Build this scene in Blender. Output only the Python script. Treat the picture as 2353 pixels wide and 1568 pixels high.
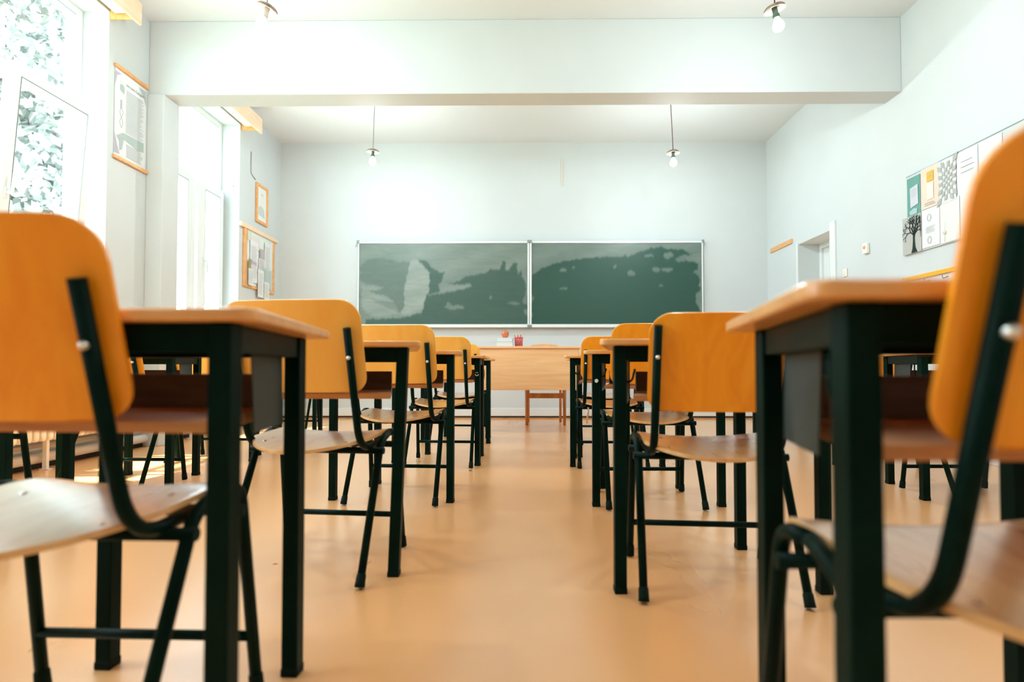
import bpy, math, random
import numpy as np
from mathutils import Vector, Matrix
random.seed(7)
for o in list(bpy.data.objects): bpy.data.objects.remove(o)
SC = bpy.context.scene
COL = SC.collection
R = math.radians

# ------------------------------------------------------------------ camera
cam = bpy.data.cameras.new('camera'); CAM = bpy.data.objects.new('camera', cam); COL.objects.link(CAM)
CAM.location = (0, 0, 0.675)
CAM.rotation_euler = (R(90 + 1.5), 0, R(0.6))
cam.sensor_width = 36; cam.lens = 1350 / 2353 * 36
cam.shift_x = -9.36 / 2353; cam.shift_y = 26.65 / 2353
cam.clip_start = 0.02; cam.clip_end = 200
cam.dof.use_dof = True; cam.dof.focus_distance = 3.7; cam.dof.aperture_fstop = 2.0
SC.camera = CAM
# ------------------------------------------------------------------ world, sun, window portals, exposure
W = bpy.data.worlds.new('world'); SC.world = W; W.use_nodes = True
W.node_tree.nodes['Background'].inputs[0].default_value = (0.75, 0.93, 1.10, 1)
W.node_tree.nodes['Background'].inputs[1].default_value = 7.4
sun = bpy.data.lights.new('sun', 'SUN'); SUN = bpy.data.objects.new('sun', sun); COL.objects.link(SUN)
sun.energy = 18; sun.angle = R(1.5); sun.color = (1, 0.95, 0.86)
SUN.location = (-6, 3, 8)
SUN.rotation_euler = Vector((0.36, 0.03, -0.93)).to_track_quat('-Z', 'Y').to_euler()
WIN = [(0.25, 1.75), (2.45, 4.55), (5.42, 6.71)]          # window openings along the left wall
ZS, ZT = 0.92, 3.50
for a, b in WIN:
    l = bpy.data.lights.new('window_portal', 'AREA'); l.shape = 'RECTANGLE'; l.size = ZT - ZS; l.size_y = b - a
    l.cycles.is_portal = True
    po = bpy.data.objects.new('window_portal', l); COL.objects.link(po)
    po.location = (-3.66, (a + b) / 2, (ZS + ZT) / 2); po.rotation_euler = (0, R(-90), 0)
SC.view_settings.view_transform = 'Standard'; SC.view_settings.look = 'None'
SC.view_settings.exposure = 0.80; SC.view_settings.gamma = 1
SC.view_settings.use_curve_mapping = False
SC.cycles.max_bounces = 14; SC.cycles.diffuse_bounces = 9; SC.cycles.transparent_max_bounces = 12
SC.cycles.sample_clamp_indirect = 6
SC.cycles.caustics_reflective = False; SC.cycles.caustics_refractive = False

# ------------------------------------------------------------------ materials
def mat(name, col, rough=0.5, metal=0.0, spec=0.5, coat=0.0, coat_rough=0.1, emit=None, estr=0):
    m = bpy.data.materials.new(name); m.use_nodes = True
    b = m.node_tree.nodes['Principled BSDF']
    b.inputs['Base Color'].default_value = (*col, 1)
    b.inputs['Roughness'].default_value = rough
    b.inputs['Metallic'].default_value = metal
    b.inputs['Specular IOR Level'].default_value = spec
    b.inputs['Coat Weight'].default_value = coat
    b.inputs['Coat Roughness'].default_value = coat_rough
    if emit:
        b.inputs['Emission Color'].default_value = (*emit, 1); b.inputs['Emission Strength'].default_value = estr
    return m
def noisy(m, c1, c2, scale=(1, 1, 1), nscale=5, detail=6, dist=0.0, lo=0.35, hi=0.65, rough_var=None, bump=0, rand=True):
    nt = m.node_tree; N = nt.nodes; L = nt.links; b = N['Principled BSDF']
    tc = N.new('ShaderNodeTexCoord'); mp = N.new('ShaderNodeMapping'); mp.inputs['Scale'].default_value = scale
    L.new(tc.outputs['Object'], mp.inputs['Vector'])
    if rand:
        oi = N.new('ShaderNodeObjectInfo'); ml = N.new('ShaderNodeMath'); ml.operation = 'MULTIPLY'; ml.inputs[1].default_value = 37
        L.new(oi.outputs['Random'], ml.inputs[0]); L.new(ml.outputs[0], mp.inputs['Location'])
    no = N.new('ShaderNodeTexNoise'); no.inputs['Scale'].default_value = nscale; no.inputs['Detail'].default_value = detail
    no.inputs['Distortion'].default_value = dist
    L.new(mp.outputs[0], no.inputs['Vector'])
    cr = N.new('ShaderNodeValToRGB'); cr.color_ramp.elements[0].position = lo; cr.color_ramp.elements[1].position = hi
    cr.color_ramp.elements[0].color = (*c1, 1); cr.color_ramp.elements[1].color = (*c2, 1)
    L.new(no.outputs['Fac'], cr.inputs['Fac']); L.new(cr.outputs[0], b.inputs['Base Color'])
    if rough_var:
        mr = N.new('ShaderNodeMapRange'); mr.inputs['To Min'].default_value = rough_var[0]; mr.inputs['To Max'].default_value = rough_var[1]
        L.new(no.outputs['Fac'], mr.inputs['Value']); L.new(mr.outputs[0], b.inputs['Roughness'])
    if bump:
        bp = N.new('ShaderNodeBump'); bp.inputs['Strength'].default_value = bump; bp.inputs['Distance'].default_value = 0.01
        L.new(no.outputs['Fac'], bp.inputs['Height']); L.new(bp.outputs[0], b.inputs['Normal'])
    return m
M = {}
M['wall'] = noisy(mat('wall_paint', (.87, .9, .89), .65, spec=.3), (.565, .612, .62), (.59, .637, .645), nscale=1.2, bump=.03, rand=False)
M['ceil'] = mat('ceiling_paint', (.66, .70, .71), .8, spec=.2)
M['floor'] = noisy(mat('linoleum', (.75, .4, .19), .3, spec=1, coat=.7, coat_rough=.3), (.84, .41, .15), (.92, .50, .22), (1, .35, 1), 2.2, 4, .2, .25, .75, (.24, .34), rand=False)
M['seatwood'] = noisy(mat('plywood_seat', (.8, .4, .08), .3, coat=1, coat_rough=.22), (.66, .33, .11), (.80, .47, .19), (6, 1.2, 6), 3, 6, 1.2, rough_var=(.22, .38))
M['backwood'] = noisy(mat('plywood_back', (.8, .38, .05), .34, coat=.15, coat_rough=.2), (.88, .285, .006), (.98, .40, .02), (5, 5, .9), 2.2, 6, 1.6, .3, .7)
M['backwood_pale'] = noisy(mat('plywood_back_pale', (.9, .5, .12), .36, coat=.15, coat_rough=.2), (.95, .46, .07), (.99, .56, .12), (5, 5, .9), 2.2, 6, 1.2, .3, .7)
M['topwood'] = noisy(mat('table_top_wood', (.7, .33, .1), .35, coat=.2), (.66, .30, .085), (.80, .42, .15), (1.2, 8, 6), 4, 6, .8, .3, .7)
M['shelfwood'] = noisy(mat('shelf_wood', (.6, .28, .1), .5), (.55, .25, .09), (.68, .34, .14), (1.2, 8, 8), 4, 6, .6)
M['darkwood'] = noisy(mat('dark_board', (.11, .075, .04), .5), (.10, .065, .035), (.15, .10, .055), (2, 2, 9), 4, 5, .4)
M['beech'] = noisy(mat('beech_veneer', (.85, .5, .25), .45), (.78, .45, .20), (.90, .56, .29), (.5, 4, 9), 3, 6, .5, .3, .7, rand=False)
M['chairwood'] = noisy(mat('brown_wood', (.5, .2, .06), .45), (.45, .18, .05), (.6, .27, .09), (4, 4, 1), 4)
M['metal'] = noisy(mat('dark_green_metal', (.002, .012, .006), .38, spec=.06), (.0003, .0085, .005), (.001, .013, .008), nscale=9, rough_var=(.35, .5))
M['plate'] = noisy(mat('grey_painted_plate', (.02, .035, .028), .45, spec=.45), (.014, .026, .020), (.03, .04, .034), nscale=8, rough_var=(.35, .55))
M['rubber'] = mat('black_rubber', (.0015, .009, .005), .6, spec=.1)
M['bolt'] = mat('steel_bolt', (.75, .72, .65), .3, 1)
M['white'] = mat('white_plastic', (.72, .76, .76), .35)
M['whitemetal'] = noisy(mat('white_enamel', (.87, .86, .82), .3), (.70, .66, .58), (.78, .78, .75), nscale=6, lo=.2, hi=.5)
M['seal'] = mat('grey_gasket', (.25, .3, .3), .6)
M['pine'] = noisy(mat('pale_pine', (.78, .5, .28), .5), (.76, .55, .37), (.83, .64, .46), (9, 1, 9), 4)
M['orangewood'] = noisy(mat('orange_wood', (.75, .38, .14), .45), (.7, .33, .11), (.8, .43, .17), (6, 1, 6), 4)
M['yellowwood'] = mat('yellow_lacquer_wood', (.85, .42, .03), .35)
M['alu'] = mat('aluminium', (.8, .83, .82), .35, .6)
M['clip'] = mat('grey_clip', (.25, .3, .29), .4, .5)
M['dark'] = mat('dark_gap', (.02, .02, .018), .8)
M['rust'] = noisy(mat('rusty_cap', (.3, .22, .17), .45, .5), (.2, .15, .11), (.42, .33, .26), nscale=30)
M['socket'] = mat('lamp_socket', (.05, .12, .09), .4)
M['whitesocket'] = mat('pale_lamp_socket', (.75, .74, .7), .4)
M['cordred'] = mat('dark_red_cord', (.12, .02, .03), .6)
M['cordgrey'] = mat('grey_cord', (.4, .38, .34), .6)
M['bulb'] = mat('lit_bulb', (1, 1, 1), .3, emit=(.93, 1, 1), estr=9)
M['bulb_off'] = mat('frosted_bulb', (.95, .96, .96), .25, emit=(.95, 1, 1), estr=.25)
M['paper'] = mat('paper', (.70, .73, .74), .7, spec=.2)
M['ink'] = mat('grey_print', (.34, .38, .38), .7)
M['inkdark'] = mat('dark_print', (.16, .2, .2), .7)
M['leaf'] = noisy(mat('leaves', (.12, .2, .09), .5), (.22, .23, .19), (.33, .34, .29), nscale=1.5)
M['bark'] = mat('bark', (.15, .11, .08), .9)
M['grass'] = mat('grass_ground', (.3, .36, .26), .9)
def flat(name, c, r=.7): return mat(name, c, r, spec=.2)
g = bpy.data.materials.new('window_glass'); g.use_nodes = True
nt = g.node_tree; nt.nodes.remove(nt.nodes['Principled BSDF'])
tr = nt.nodes.new('ShaderNodeBsdfTransparent'); gl = nt.nodes.new('ShaderNodeBsdfGlossy'); gl.inputs['Roughness'].default_value = .02
tr.inputs[0].default_value = (.95, .98, .97, 1)
mx = nt.nodes.new('ShaderNodeMixShader'); mx.inputs[0].default_value = .05
nt.links.new(tr.outputs[0], mx.inputs[1]); nt.links.new(gl.outputs[0], mx.inputs[2])
nt.links.new(mx.outputs[0], nt.nodes['Material Output'].inputs[0]); M['glass'] = g
# chalkboard: green board with chalk dust left by wiping, plus light haze painted over the left panel (mask stored per vertex)
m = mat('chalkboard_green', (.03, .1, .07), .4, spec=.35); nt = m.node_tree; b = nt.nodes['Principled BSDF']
at = nt.nodes.new('ShaderNodeAttribute'); at.attribute_name = 'dust_haze'
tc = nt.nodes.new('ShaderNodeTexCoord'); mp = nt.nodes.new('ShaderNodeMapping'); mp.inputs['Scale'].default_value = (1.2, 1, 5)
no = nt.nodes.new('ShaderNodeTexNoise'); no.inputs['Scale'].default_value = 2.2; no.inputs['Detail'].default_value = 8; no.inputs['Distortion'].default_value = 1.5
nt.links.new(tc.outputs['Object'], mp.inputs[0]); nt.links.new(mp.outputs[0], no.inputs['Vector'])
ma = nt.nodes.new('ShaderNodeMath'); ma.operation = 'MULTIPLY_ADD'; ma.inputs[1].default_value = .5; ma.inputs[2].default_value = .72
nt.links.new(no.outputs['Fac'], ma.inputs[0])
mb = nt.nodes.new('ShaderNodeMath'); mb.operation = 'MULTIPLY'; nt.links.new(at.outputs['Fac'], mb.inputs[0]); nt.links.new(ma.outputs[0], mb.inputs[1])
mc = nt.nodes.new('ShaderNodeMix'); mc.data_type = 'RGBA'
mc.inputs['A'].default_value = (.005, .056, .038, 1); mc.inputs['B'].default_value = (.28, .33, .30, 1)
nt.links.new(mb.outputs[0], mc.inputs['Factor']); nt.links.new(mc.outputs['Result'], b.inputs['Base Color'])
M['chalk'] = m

# ------------------------------------------------------------------ mesh helpers
class MB:
    def __init__(s): s.v = []; s.f = []; s.smooth = []
    def add(s, vs, fs, smooth=False):
        n = len(s.v); s.v += [tuple(p) for p in vs]; s.f += [tuple(i + n for i in f) for f in fs]; s.smooth += [smooth] * len(fs); return s
    def box(s, x0, x1, y0, y1, z0, z1):
        v = [(x, y, z) for z in (z0, z1) for y in (y0, y1) for x in (x0, x1)]
        return s.add(v, [(0, 2, 3, 1), (4, 5, 7, 6), (0, 1, 5, 4), (2, 6, 7, 3), (0, 4, 6, 2), (1, 3, 7, 5)])
    def prism(s, pts, z0, z1):                              # counter-clockwise outline in xy
        n = len(pts)
        v = [(x, y, z0) for x, y in pts] + [(x, y, z1) for x, y in pts]
        return s.add(v, [tuple(range(n))[::-1], tuple(range(n, 2 * n))] + [(i, (i + 1) % n, (i + 1) % n + n, i + n) for i in range(n)])
    def hexa(s, a, b):                                      # two quads joined
        return s.add(list(a) + list(b), [(0, 3, 2, 1), (4, 5, 6, 7), (0, 1, 5, 4), (1, 2, 6, 5), (2, 3, 7, 6), (3, 0, 4, 7)])
    def tube(s, pts, r, n=12, radii=None):
        P = [Vector(p) for p in pts]; k = len(P); rings = []
        t = (P[1] - P[0]).normalized(); u = t.orthogonal().normalized()
        for i in range(k):
            if i == 0: d = P[1] - P[0]
            elif i == k - 1: d = P[-1] - P[-2]
            else: d = (P[i + 1] - P[i]).normalized() + (P[i] - P[i - 1]).normalized()
            d.normalize(); u = (u - d * u.dot(d)).normalized(); w = d.cross(u)
            rr = radii[i] if radii else r
            rings.append([P[i] + (u * math.cos(2 * math.pi * j / n) + w * math.sin(2 * math.pi * j / n)) * rr for j in range(n)])
        v = [p for rg in rings for p in rg]
        f = [(i * n + j, i * n + (j + 1) % n, (i + 1) * n + (j + 1) % n, (i + 1) * n + j) for i in range(k - 1) for j in range(n)]
        s.add(v, f, True); n0 = len(s.v) - len(v)
        s.f += [tuple(n0 + j for j in range(n))[::-1], tuple(n0 + (k - 1) * n + j for j in range(n))]; s.smooth += [False, False]
        return s
    def lathe(s, prof, n=24, c=(0, 0, 0), tilt=None):
        v = []; mtx = tilt or Matrix.Identity(3)
        for r_, z in prof:
            for j in range(n):
                a = 2 * math.pi * j / n; v.append(Vector(c) + mtx @ Vector((r_ * math.cos(a), r_ * math.sin(a), z)))
        k = len(prof)
        f = [(i * n + j, i * n + (j + 1) % n, (i + 1) * n + (j + 1) % n, (i + 1) * n + j) for i in range(k - 1) for j in range(n)]
        return s.add(v, f, True)
    def build(s, name, m, parent=None, bevel=0, loc=None):
        me = bpy.data.meshes.new(name); me.from_pydata(s.v, [], s.f)
        me.polygons.foreach_set('use_smooth', s.smooth); me.update()
        me.materials.append(M[m] if isinstance(m, str) else m)
        o = bpy.data.objects.new(name, me); COL.objects.link(o)
        if parent: o.parent = parent
        if loc: o.location = loc
        if bevel:
            bv = o.modifiers.new('bevel', 'BEVEL'); bv.width = bevel; bv.segments = 3; bv.limit_method = 'ANGLE'; bv.angle_limit = R(50)
        return o
def fillet(pts, rad, n=7):
    P = [Vector(p) for p in pts]; out = [P[0]]
    for i in range(1, len(P) - 1):
        r_ = rad[i - 1] if isinstance(rad, (list, tuple)) else rad
        a = P[i] + (P[i - 1] - P[i]).normalized() * r_; c = P[i] + (P[i + 1] - P[i]).normalized() * r_
        for k in range(n + 1):
            t = k / n; out.append(a * (1 - t) ** 2 + P[i] * 2 * t * (1 - t) + c * t * t)
    out.append(P[-1]); return out
def sheet(Wd, H, r0, r1, th, fn, nu=20):
    """rounded-corner plywood sheet; fn(x, t) -> (point, normal)"""
    ts = sorted(set([round(r0 * (1 - math.cos(math.pi / 2 * k / 7)), 5) for k in range(8)] + [round(H - r1 * (1 - math.cos(math.pi / 2 * k / 7)), 5) for k in range(8)] + [round(r0 + (H - r0 - r1) * k / 10, 5) for k in range(11)]))
    top, bot = [], []
    for t in ts:
        w = Wd
        if t < r0: w = Wd - r0 + math.sqrt(max(0, r0 * r0 - (r0 - t) ** 2))
        elif t > H - r1: w = Wd - r1 + math.sqrt(max(0, r1 * r1 - (t - H + r1) ** 2))
        for k in range(nu + 1):
            p, nn = fn(w * (2 * k / nu - 1), t); p = Vector(p); nn = Vector(nn).normalized()
            top.append(p + nn * th / 2); bot.append(p - nn * th / 2)
    n = nu + 1; k = len(ts); o = len(top)
    f = []; sm = []
    for i in range(k - 1):
        for j in range(nu):
            a = i * n + j
            f += [(a, a + 1, a + n + 1, a + n), (a + o, a + n + o, a + n + 1 + o, a + 1 + o)]
    b_ = [j for j in range(n)] + [i * n + nu for i in range(1, k)] + [(k - 1) * n + j for j in range(nu - 1, -1, -1)] + [i * n for i in range(k - 2, 0, -1)]
    side = [(b_[(i + 1) % len(b_)], b_[i], b_[i] + o, b_[(i + 1) % len(b_)] + o) for i in range(len(b_))]
    mb_ = MB(); mb_.add(top + bot, f, True)
    mb_.f += side; mb_.smooth += [False] * len(side)
    return mb_
def thing(name, label, cat, loc=(0, 0, 0), rz=0, group=None):
    o = bpy.data.objects.new(name, None); COL.objects.link(o); o.empty_display_size = .1
    o.location = loc; o.rotation_euler = (0, 0, R(rz)); o['label'] = label; o['category'] = cat
    if group: o['group'] = group
    return o
def tag(o, label, cat, group=None):
    o['label'] = label; o['category'] = cat
    if group: o['group'] = group
    return o
def struct(o): o['kind'] = 'structure'; return o
def dup(o, parent=None):
    c = o.copy(); COL.objects.link(c); c.parent = parent
    for ch in list(o.children): dup(ch, c)
    return c
def text_mesh(s, size, m, name, parent, mtx):
    cu = bpy.data.curves.new(name, 'FONT'); cu.body = s; cu.size = size; cu.align_x = 'CENTER'
    to = bpy.data.objects.new(name, cu); COL.objects.link(to)
    bpy.context.view_layer.update()
    me = bpy.data.meshes.new_from_object(to.evaluated_get(bpy.context.evaluated_depsgraph_get()))
    bpy.data.objects.remove(to); me.materials.clear(); me.materials.append(M[m]); me.transform(mtx)
    o = bpy.data.objects.new(name, me); COL.objects.link(o); o.parent = parent; return o

# ------------------------------------------------------------------ the room
XL, XR, YB, YR, HC = -3.27, 3.28, 7.86, -3.2, 3.72
XO = -3.62
struct(MB().box(XO, XR + .4, YR - .2, YB + .2, -.2, 0).build('floor', 'floor'))
struct(MB().box(XO, XR + .4, YR - .2, YB + .2, HC, HC + .2).build('ceiling', 'ceil'))
struct(MB().box(XO, XR + .4, YB, YB + .2, 0, HC).build('wall_back', 'wall'))
struct(MB().box(XO, XR + .4, YR - .2, YR, 0, HC).build('wall_front', 'wall'))
w = MB(); ys = [YR] + [q for a in WIN for q in a] + [YB]
for i in range(0, len(ys), 2): w.box(XO, XL, ys[i], ys[i + 1], 0, HC)
for a, b_ in WIN: w.box(XO, XL, a, b_, 0, ZS); w.box(XO, XL, a, b_, ZT, HC)
struct(w.build('wall_left', 'wall'))
DY0, DY1, DZ = 6.24, 6.97, 2.145
w = MB(); w.box(XR, XR + .4, YR, DY0, 0, HC); w.box(XR, XR + .4, DY1, YB, 0, HC); w.box(XR, XR + .4, DY0, DY1, DZ, HC)
struct(w.build('wall_right', 'wall'))
struct(MB().box(XL, XR, 5.05, 5.29, 3.065, HC).build('trim_1', 'wall', bevel=.006))            # ceiling beam
struct(MB().box(XL, -3.125, 5.03, 5.27, 0, 3.065).build('trim_2', 'wall', bevel=.006))          # column under the beam
bb = MB().box(XL, XR, YB - .022, YB, .035, .14).build('baseboard_back', 'white', bevel=.004); struct(bb)
struct(MB().box(XL, XR, YB - .014, YB, .0, .035).build('trim_3', 'dark'))
struct(MB().box(XL, XR, YB - .05, YB - .022, .0, .014).build('trim_4', 'chairwood', bevel=.003))
struct(MB().box(XR - .02, XR, YR, DY0 - .1, 0, .1).box(XR - .02, XR, DY1, YB, 0, .1).build('baseboard_right', 'white', bevel=.004))
struct(MB().box(XL, XL + .012, YR, YB, 0, .03).build('baseboard_left', 'dark'))

def window(n, a, b_, sashes, tilted=()):
    root = bpy.data.objects.new('window_%d' % n, None); COL.objects.link(root); struct(root)
    X0, X1 = -3.54, -3.48
    f = MB()
    f.box(X0, X1, a, a + .06, ZS, ZT); f.box(X0, X1, b_ - .06, b_, ZS, ZT)
    f.box(X0, X1, a + .06, b_ - .06, ZT - .06, ZT); f.box(X0, X1, a + .06, b_ - .06, ZS, ZS + .06)
    f.box(X0, X1, a + .06, b_ - .06, 2.66, 2.75)
    f.build('window_frame', 'white', root, bevel=.004)
    MB().box(-3.515, -3.507, a + .06, b_ - .06, 2.75, ZT - .06).build('pane', 'glass', root)
    gk = MB()
    for z in (2.757, ZT - .067): gk.box(X1 - .003, X1 + .002, a + .07, b_ - .07, z - .003, z + .003)
    gk.build('gasket', 'seal', root)
    MB().box(-3.48, XL + .05, a - .0, b_ + .0, ZS - .0, ZS + .028).build('sill', 'white', root, bevel=.005)
    MB().box(-3.56, -3.54, a, b_, ZS - .02, ZS).build('outer_sill', 'alu', root)
    for i, (s0, s1) in enumerate(sashes):
        sr = bpy.data.objects.new('sash', None); COL.objects.link(sr); sr.parent = root
        z0, z1 = ZS + .05, 2.68
        sr.location = (-3.475, 0, z0)
        h = z1 - z0; q = MB(); t = .075
        q.box(-.01, .05, s0, s0 + t, 0, h); q.box(-.01, .05, s1 - t, s1, 0, h)
        q.box(-.01, .05, s0 + t, s1 - t, 0, t); q.box(-.01, .05, s0 + t, s1 - t, h - t, h)
        q.build('sash_frame', 'white', sr, bevel=.006)
        MB().box(.012, .02, s0 + t, s1 - t, t, h - t).build('pane', 'glass', sr)
        gk = MB(); e = .004
        for zz in (t, h - t): gk.box(.048, .052, s0 + t, s1 - t, zz - e, zz + e)
        for yy in (s0 + t, s1 - t): gk.box(.048, .052, yy - e / 2, yy + e / 2, t, h - t)
        gk.build('gasket', 'seal', sr)
        hd = MB(); yy = s0 + .037
        hd.box(.05, .062, yy - .014, yy + .014, h * .5 - .035, h * .5 + .035)
        hd.tube(fillet([(.055, yy, h * .5), (.095, yy, h * .5), (.10, yy, h * .5 + .13 * (1 if i in tilted else -1))], .02), .010)
        hd.build('handle', 'white', sr)
        if i in tilted: sr.rotation_euler = (0, R(4.3), 0)
    return root
window(3, *WIN[0], [(.3, .77), (.77, 1.23), (1.23, 1.70)])  # out of view beside the camera, added to let in fill light
w1 = window(1, *WIN[1], [(2.50, 3.12), (3.10, 3.65), (3.72, 4.46)], tilted=(2,))
w2 = window(2, *WIN[2], [(5.47, 6.02), (6.20, 6.66)])
MB().box(-3.54, -3.43, 6.03, 6.09, ZS + .06, 2.66).box(-3.54, -3.42, 6.13, 6.19, ZS + .06, 2.66).build('mullion', 'white', w2, bevel=.004)
MB().tube([(-3.46, 6.62, 2.66), (-3.33, 6.71, 2.80)], .008).build('opener_arm', 'white', w2)
MB().box(-3.56, -3.45, 3.655, 3.715, ZS + .06, 2.66).build('mullion', 'white', w1, bevel=.004)

# door in the right wall
d = bpy.data.objects.new('door_1', None); COL.objects.link(d); struct(d)
MB().box(XR + .27, XR + .31, DY0 + .05, DY0 + .12, 0, 2.08).box(XR + .27, XR + .31, DY1 - .17, DY1 - .05, 0, 2.08).box(XR + .27, XR + .31, DY0 + .12, DY1 - .17, 1.96, 2.08).box(XR + .27, XR + .31, DY0 + .12, DY1 - .17, 0, .9).build('door_leaf', 'white', d, bevel=.004)
MB().box(XR + .286, XR + .294, DY0 + .12, DY1 - .17, .9, 1.96).build('pane', flat('frosted_door_pane', (.62, .68, .66), .3), d)
MB().box(XR + .24, XR + .32, DY0, DY0 + .05, 0, DZ).box(XR + .24, XR + .32, DY1 - .05, DY1, 0, DZ).box(XR + .24, XR + .32, DY0 + .05, DY1 - .05, 2.08, DZ).build('door_frame', 'white', d, bevel=.004)
MB().box(XR - .018, XR, DY0 - .105, DY0, 0, 2.22).box(XR - .018, XR, DY1, DY1 + .03, 0, DZ + .03).build('door_casing', 'white', d, bevel=.003)
MB().box(XR - .004, XR + .24, DY0, DY1, DZ - .004, DZ - .001).build('lintel_crack', 'whitemetal', d)
MB().tube(fillet([(XR + .27, DY0 + .10, 1.02), (XR + .22, DY0 + .10, 1.02), (XR + .22, DY0 + .22, 1.02)], .02), .009).build('door_handle', 'alu', d)

# ------------------------------------------------------------------ outside: ground, trees
struct(MB().box(-60, XO, -30, 50, -1.4, -1.2).build('ground', 'grass'))
def tree(loc, blobs, n, label, trunk_h):
    t = thing('tree', label, 'tree', loc, group=None)
    MB().tube([(0, 0, 0), (.1, .05, trunk_h * .5), (0, .1, trunk_h)], .2, 10, [.26, .18, .1]).build('trunk', 'bark', t)
    rng = np.random.default_rng(int(abs(loc[0] * 10 + loc[1])))
    V = []; F = []
    for (cx, cy, cz, rx, ry, rz) in blobs:
        k = int(n * rx * ry * rz); 
        for _ in range(k):
            a = rng.normal(size=3); a /= np.linalg.norm(a); rr = rng.random() ** .45
            c = Vector((cx + a[0] * rx * rr, cy + a[1] * ry * rr, cz + a[2] * rz * rr))
            s_ = .06 + .07 * rng.random(); u = Vector(rng.normal(size=3)).normalized(); w_ = u.orthogonal().normalized()
            i = len(V); V += [c - u * s_, c + w_ * s_ * .5, c + u * s_, c - w_ * s_ * .5]; F.append((i, i + 1, i + 2, i + 3))
    q = MB(); q.add(V, F); q.build('foliage', 'leaf', t); return t
tree((-8.2, 9.3, -1.2), [(0, 0, 5.0, 2.1, 2.1, 2.6), (.6, -1.4, 3.2, 1.6, 1.8, 1.9), (-.6, .9, 7.6, 1.7, 1.7, 1.7), (.2, -.6, 9.4, 1.3, 1.6, 1.5)], 900, 'leafy green tree filling the tilted window pane', 5)

# ------------------------------------------------------------------ school chair
def make_chair(dz=0, pale=False, bw=.215, tw=.185):
    root = thing('school_chair', '', 'chair', group='orange plywood school chairs')
    def seat_fn(x, t):
        u = x / .205; s_ = t / .413
        y = -.018 + t + (.150 * abs(u) ** 2.4) * (1 - s_) ** 1.5
        z = .452 - .026 * (1 - u * u) * (1 - .45 * s_) - .012 * (1 - s_) - .018 * max(0, s_ - .8) ** 2 * 25 * .4
        e = .001
        return (x, y, z), (-.12 * u * -1 * (1 - .5 * s_) * -1, 0.03, 1)
    sheet(.205, .413, .05, .025, .011, seat_fn).build('seat', 'seatwood', root, bevel=.002)
    yt = lambda z: .088 - .285 * (z - .43)
    def back_fn(x, t):
        z = .598 + t + dz; u = x / bw
        y = yt(z) + .0195 + .022 * (u * u - .6)
        return (x, y, z), (-.2 * u, 1, .285)
    sheet(bw, .287, .05, .062, .010, back_fn).build('backrest', 'backwood_pale' if pale else 'backwood', root, bevel=.002)
    for s in (-1, 1):
        # side frame: one bent tube, split at its crown into rear and front leg
        rear = fillet([(s * .228, .002, .012), (s * .220, .205, .425), (s * .220, .28, .447)], [.035])
        front = fillet([(s * .220, .28, .447), (s * .220, .362, .443), (s * .228, .425, .012)], [.04])
        for p, foot in ((rear, rear[0]), (front, front[-1])):
            lg = MB().tube(p, .0124).build('leg', 'metal', root)
            dr = (p[1] - p[0]).normalized() if foot is p[0] else (p[-2] - p[-1]).normalized()
            MB().tube([foot - dr * .0055, foot + dr * .004, foot + dr * .03, foot + dr * .034], .014, 12, [.0158, .0155, .0145, .0125]).build('foot_cap', 'rubber', lg)
        sup = fillet([(s * tw, .30, .416), (s * tw, yt(.43) + .008, .409), (s * tw, yt(.797), .797)], [.085], 12)
        sp = MB().tube(sup, .0122).build('back_support', 'metal', root)
        zb = .706
        MB().lathe([(0, -.007), (.004, -.006), (.0068, -.002), (.007, .002), (.007, .008)], 12, (s * tw, yt(zb) - .012, zb), Matrix.Rotation(R(90), 3, 'X').to_3x3() @ Matrix.Rotation(R(180), 3, 'X').to_3x3()).build('bolt', 'bolt', sp)
    for y, z in ((.185, .396), (.345, .398)):
        hw = .226
        MB().tube([(-hw - .012, y, z), (hw + .012, y, z)], .0115).build('crossbar', 'metal', root)
    MB().tube([(-.225, .406, .128), (.225, .406, .128)], .0102).build('stretcher', 'metal', root)
    for x in (-.14, .14):
        for y in (.10, .27): MB().lathe([(0, .0025), (.005, .002), (.007, 0)], 10, (x, y, .4435 if y > .2 else .434)).build('rivet', 'bolt', root)
    return root
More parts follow.
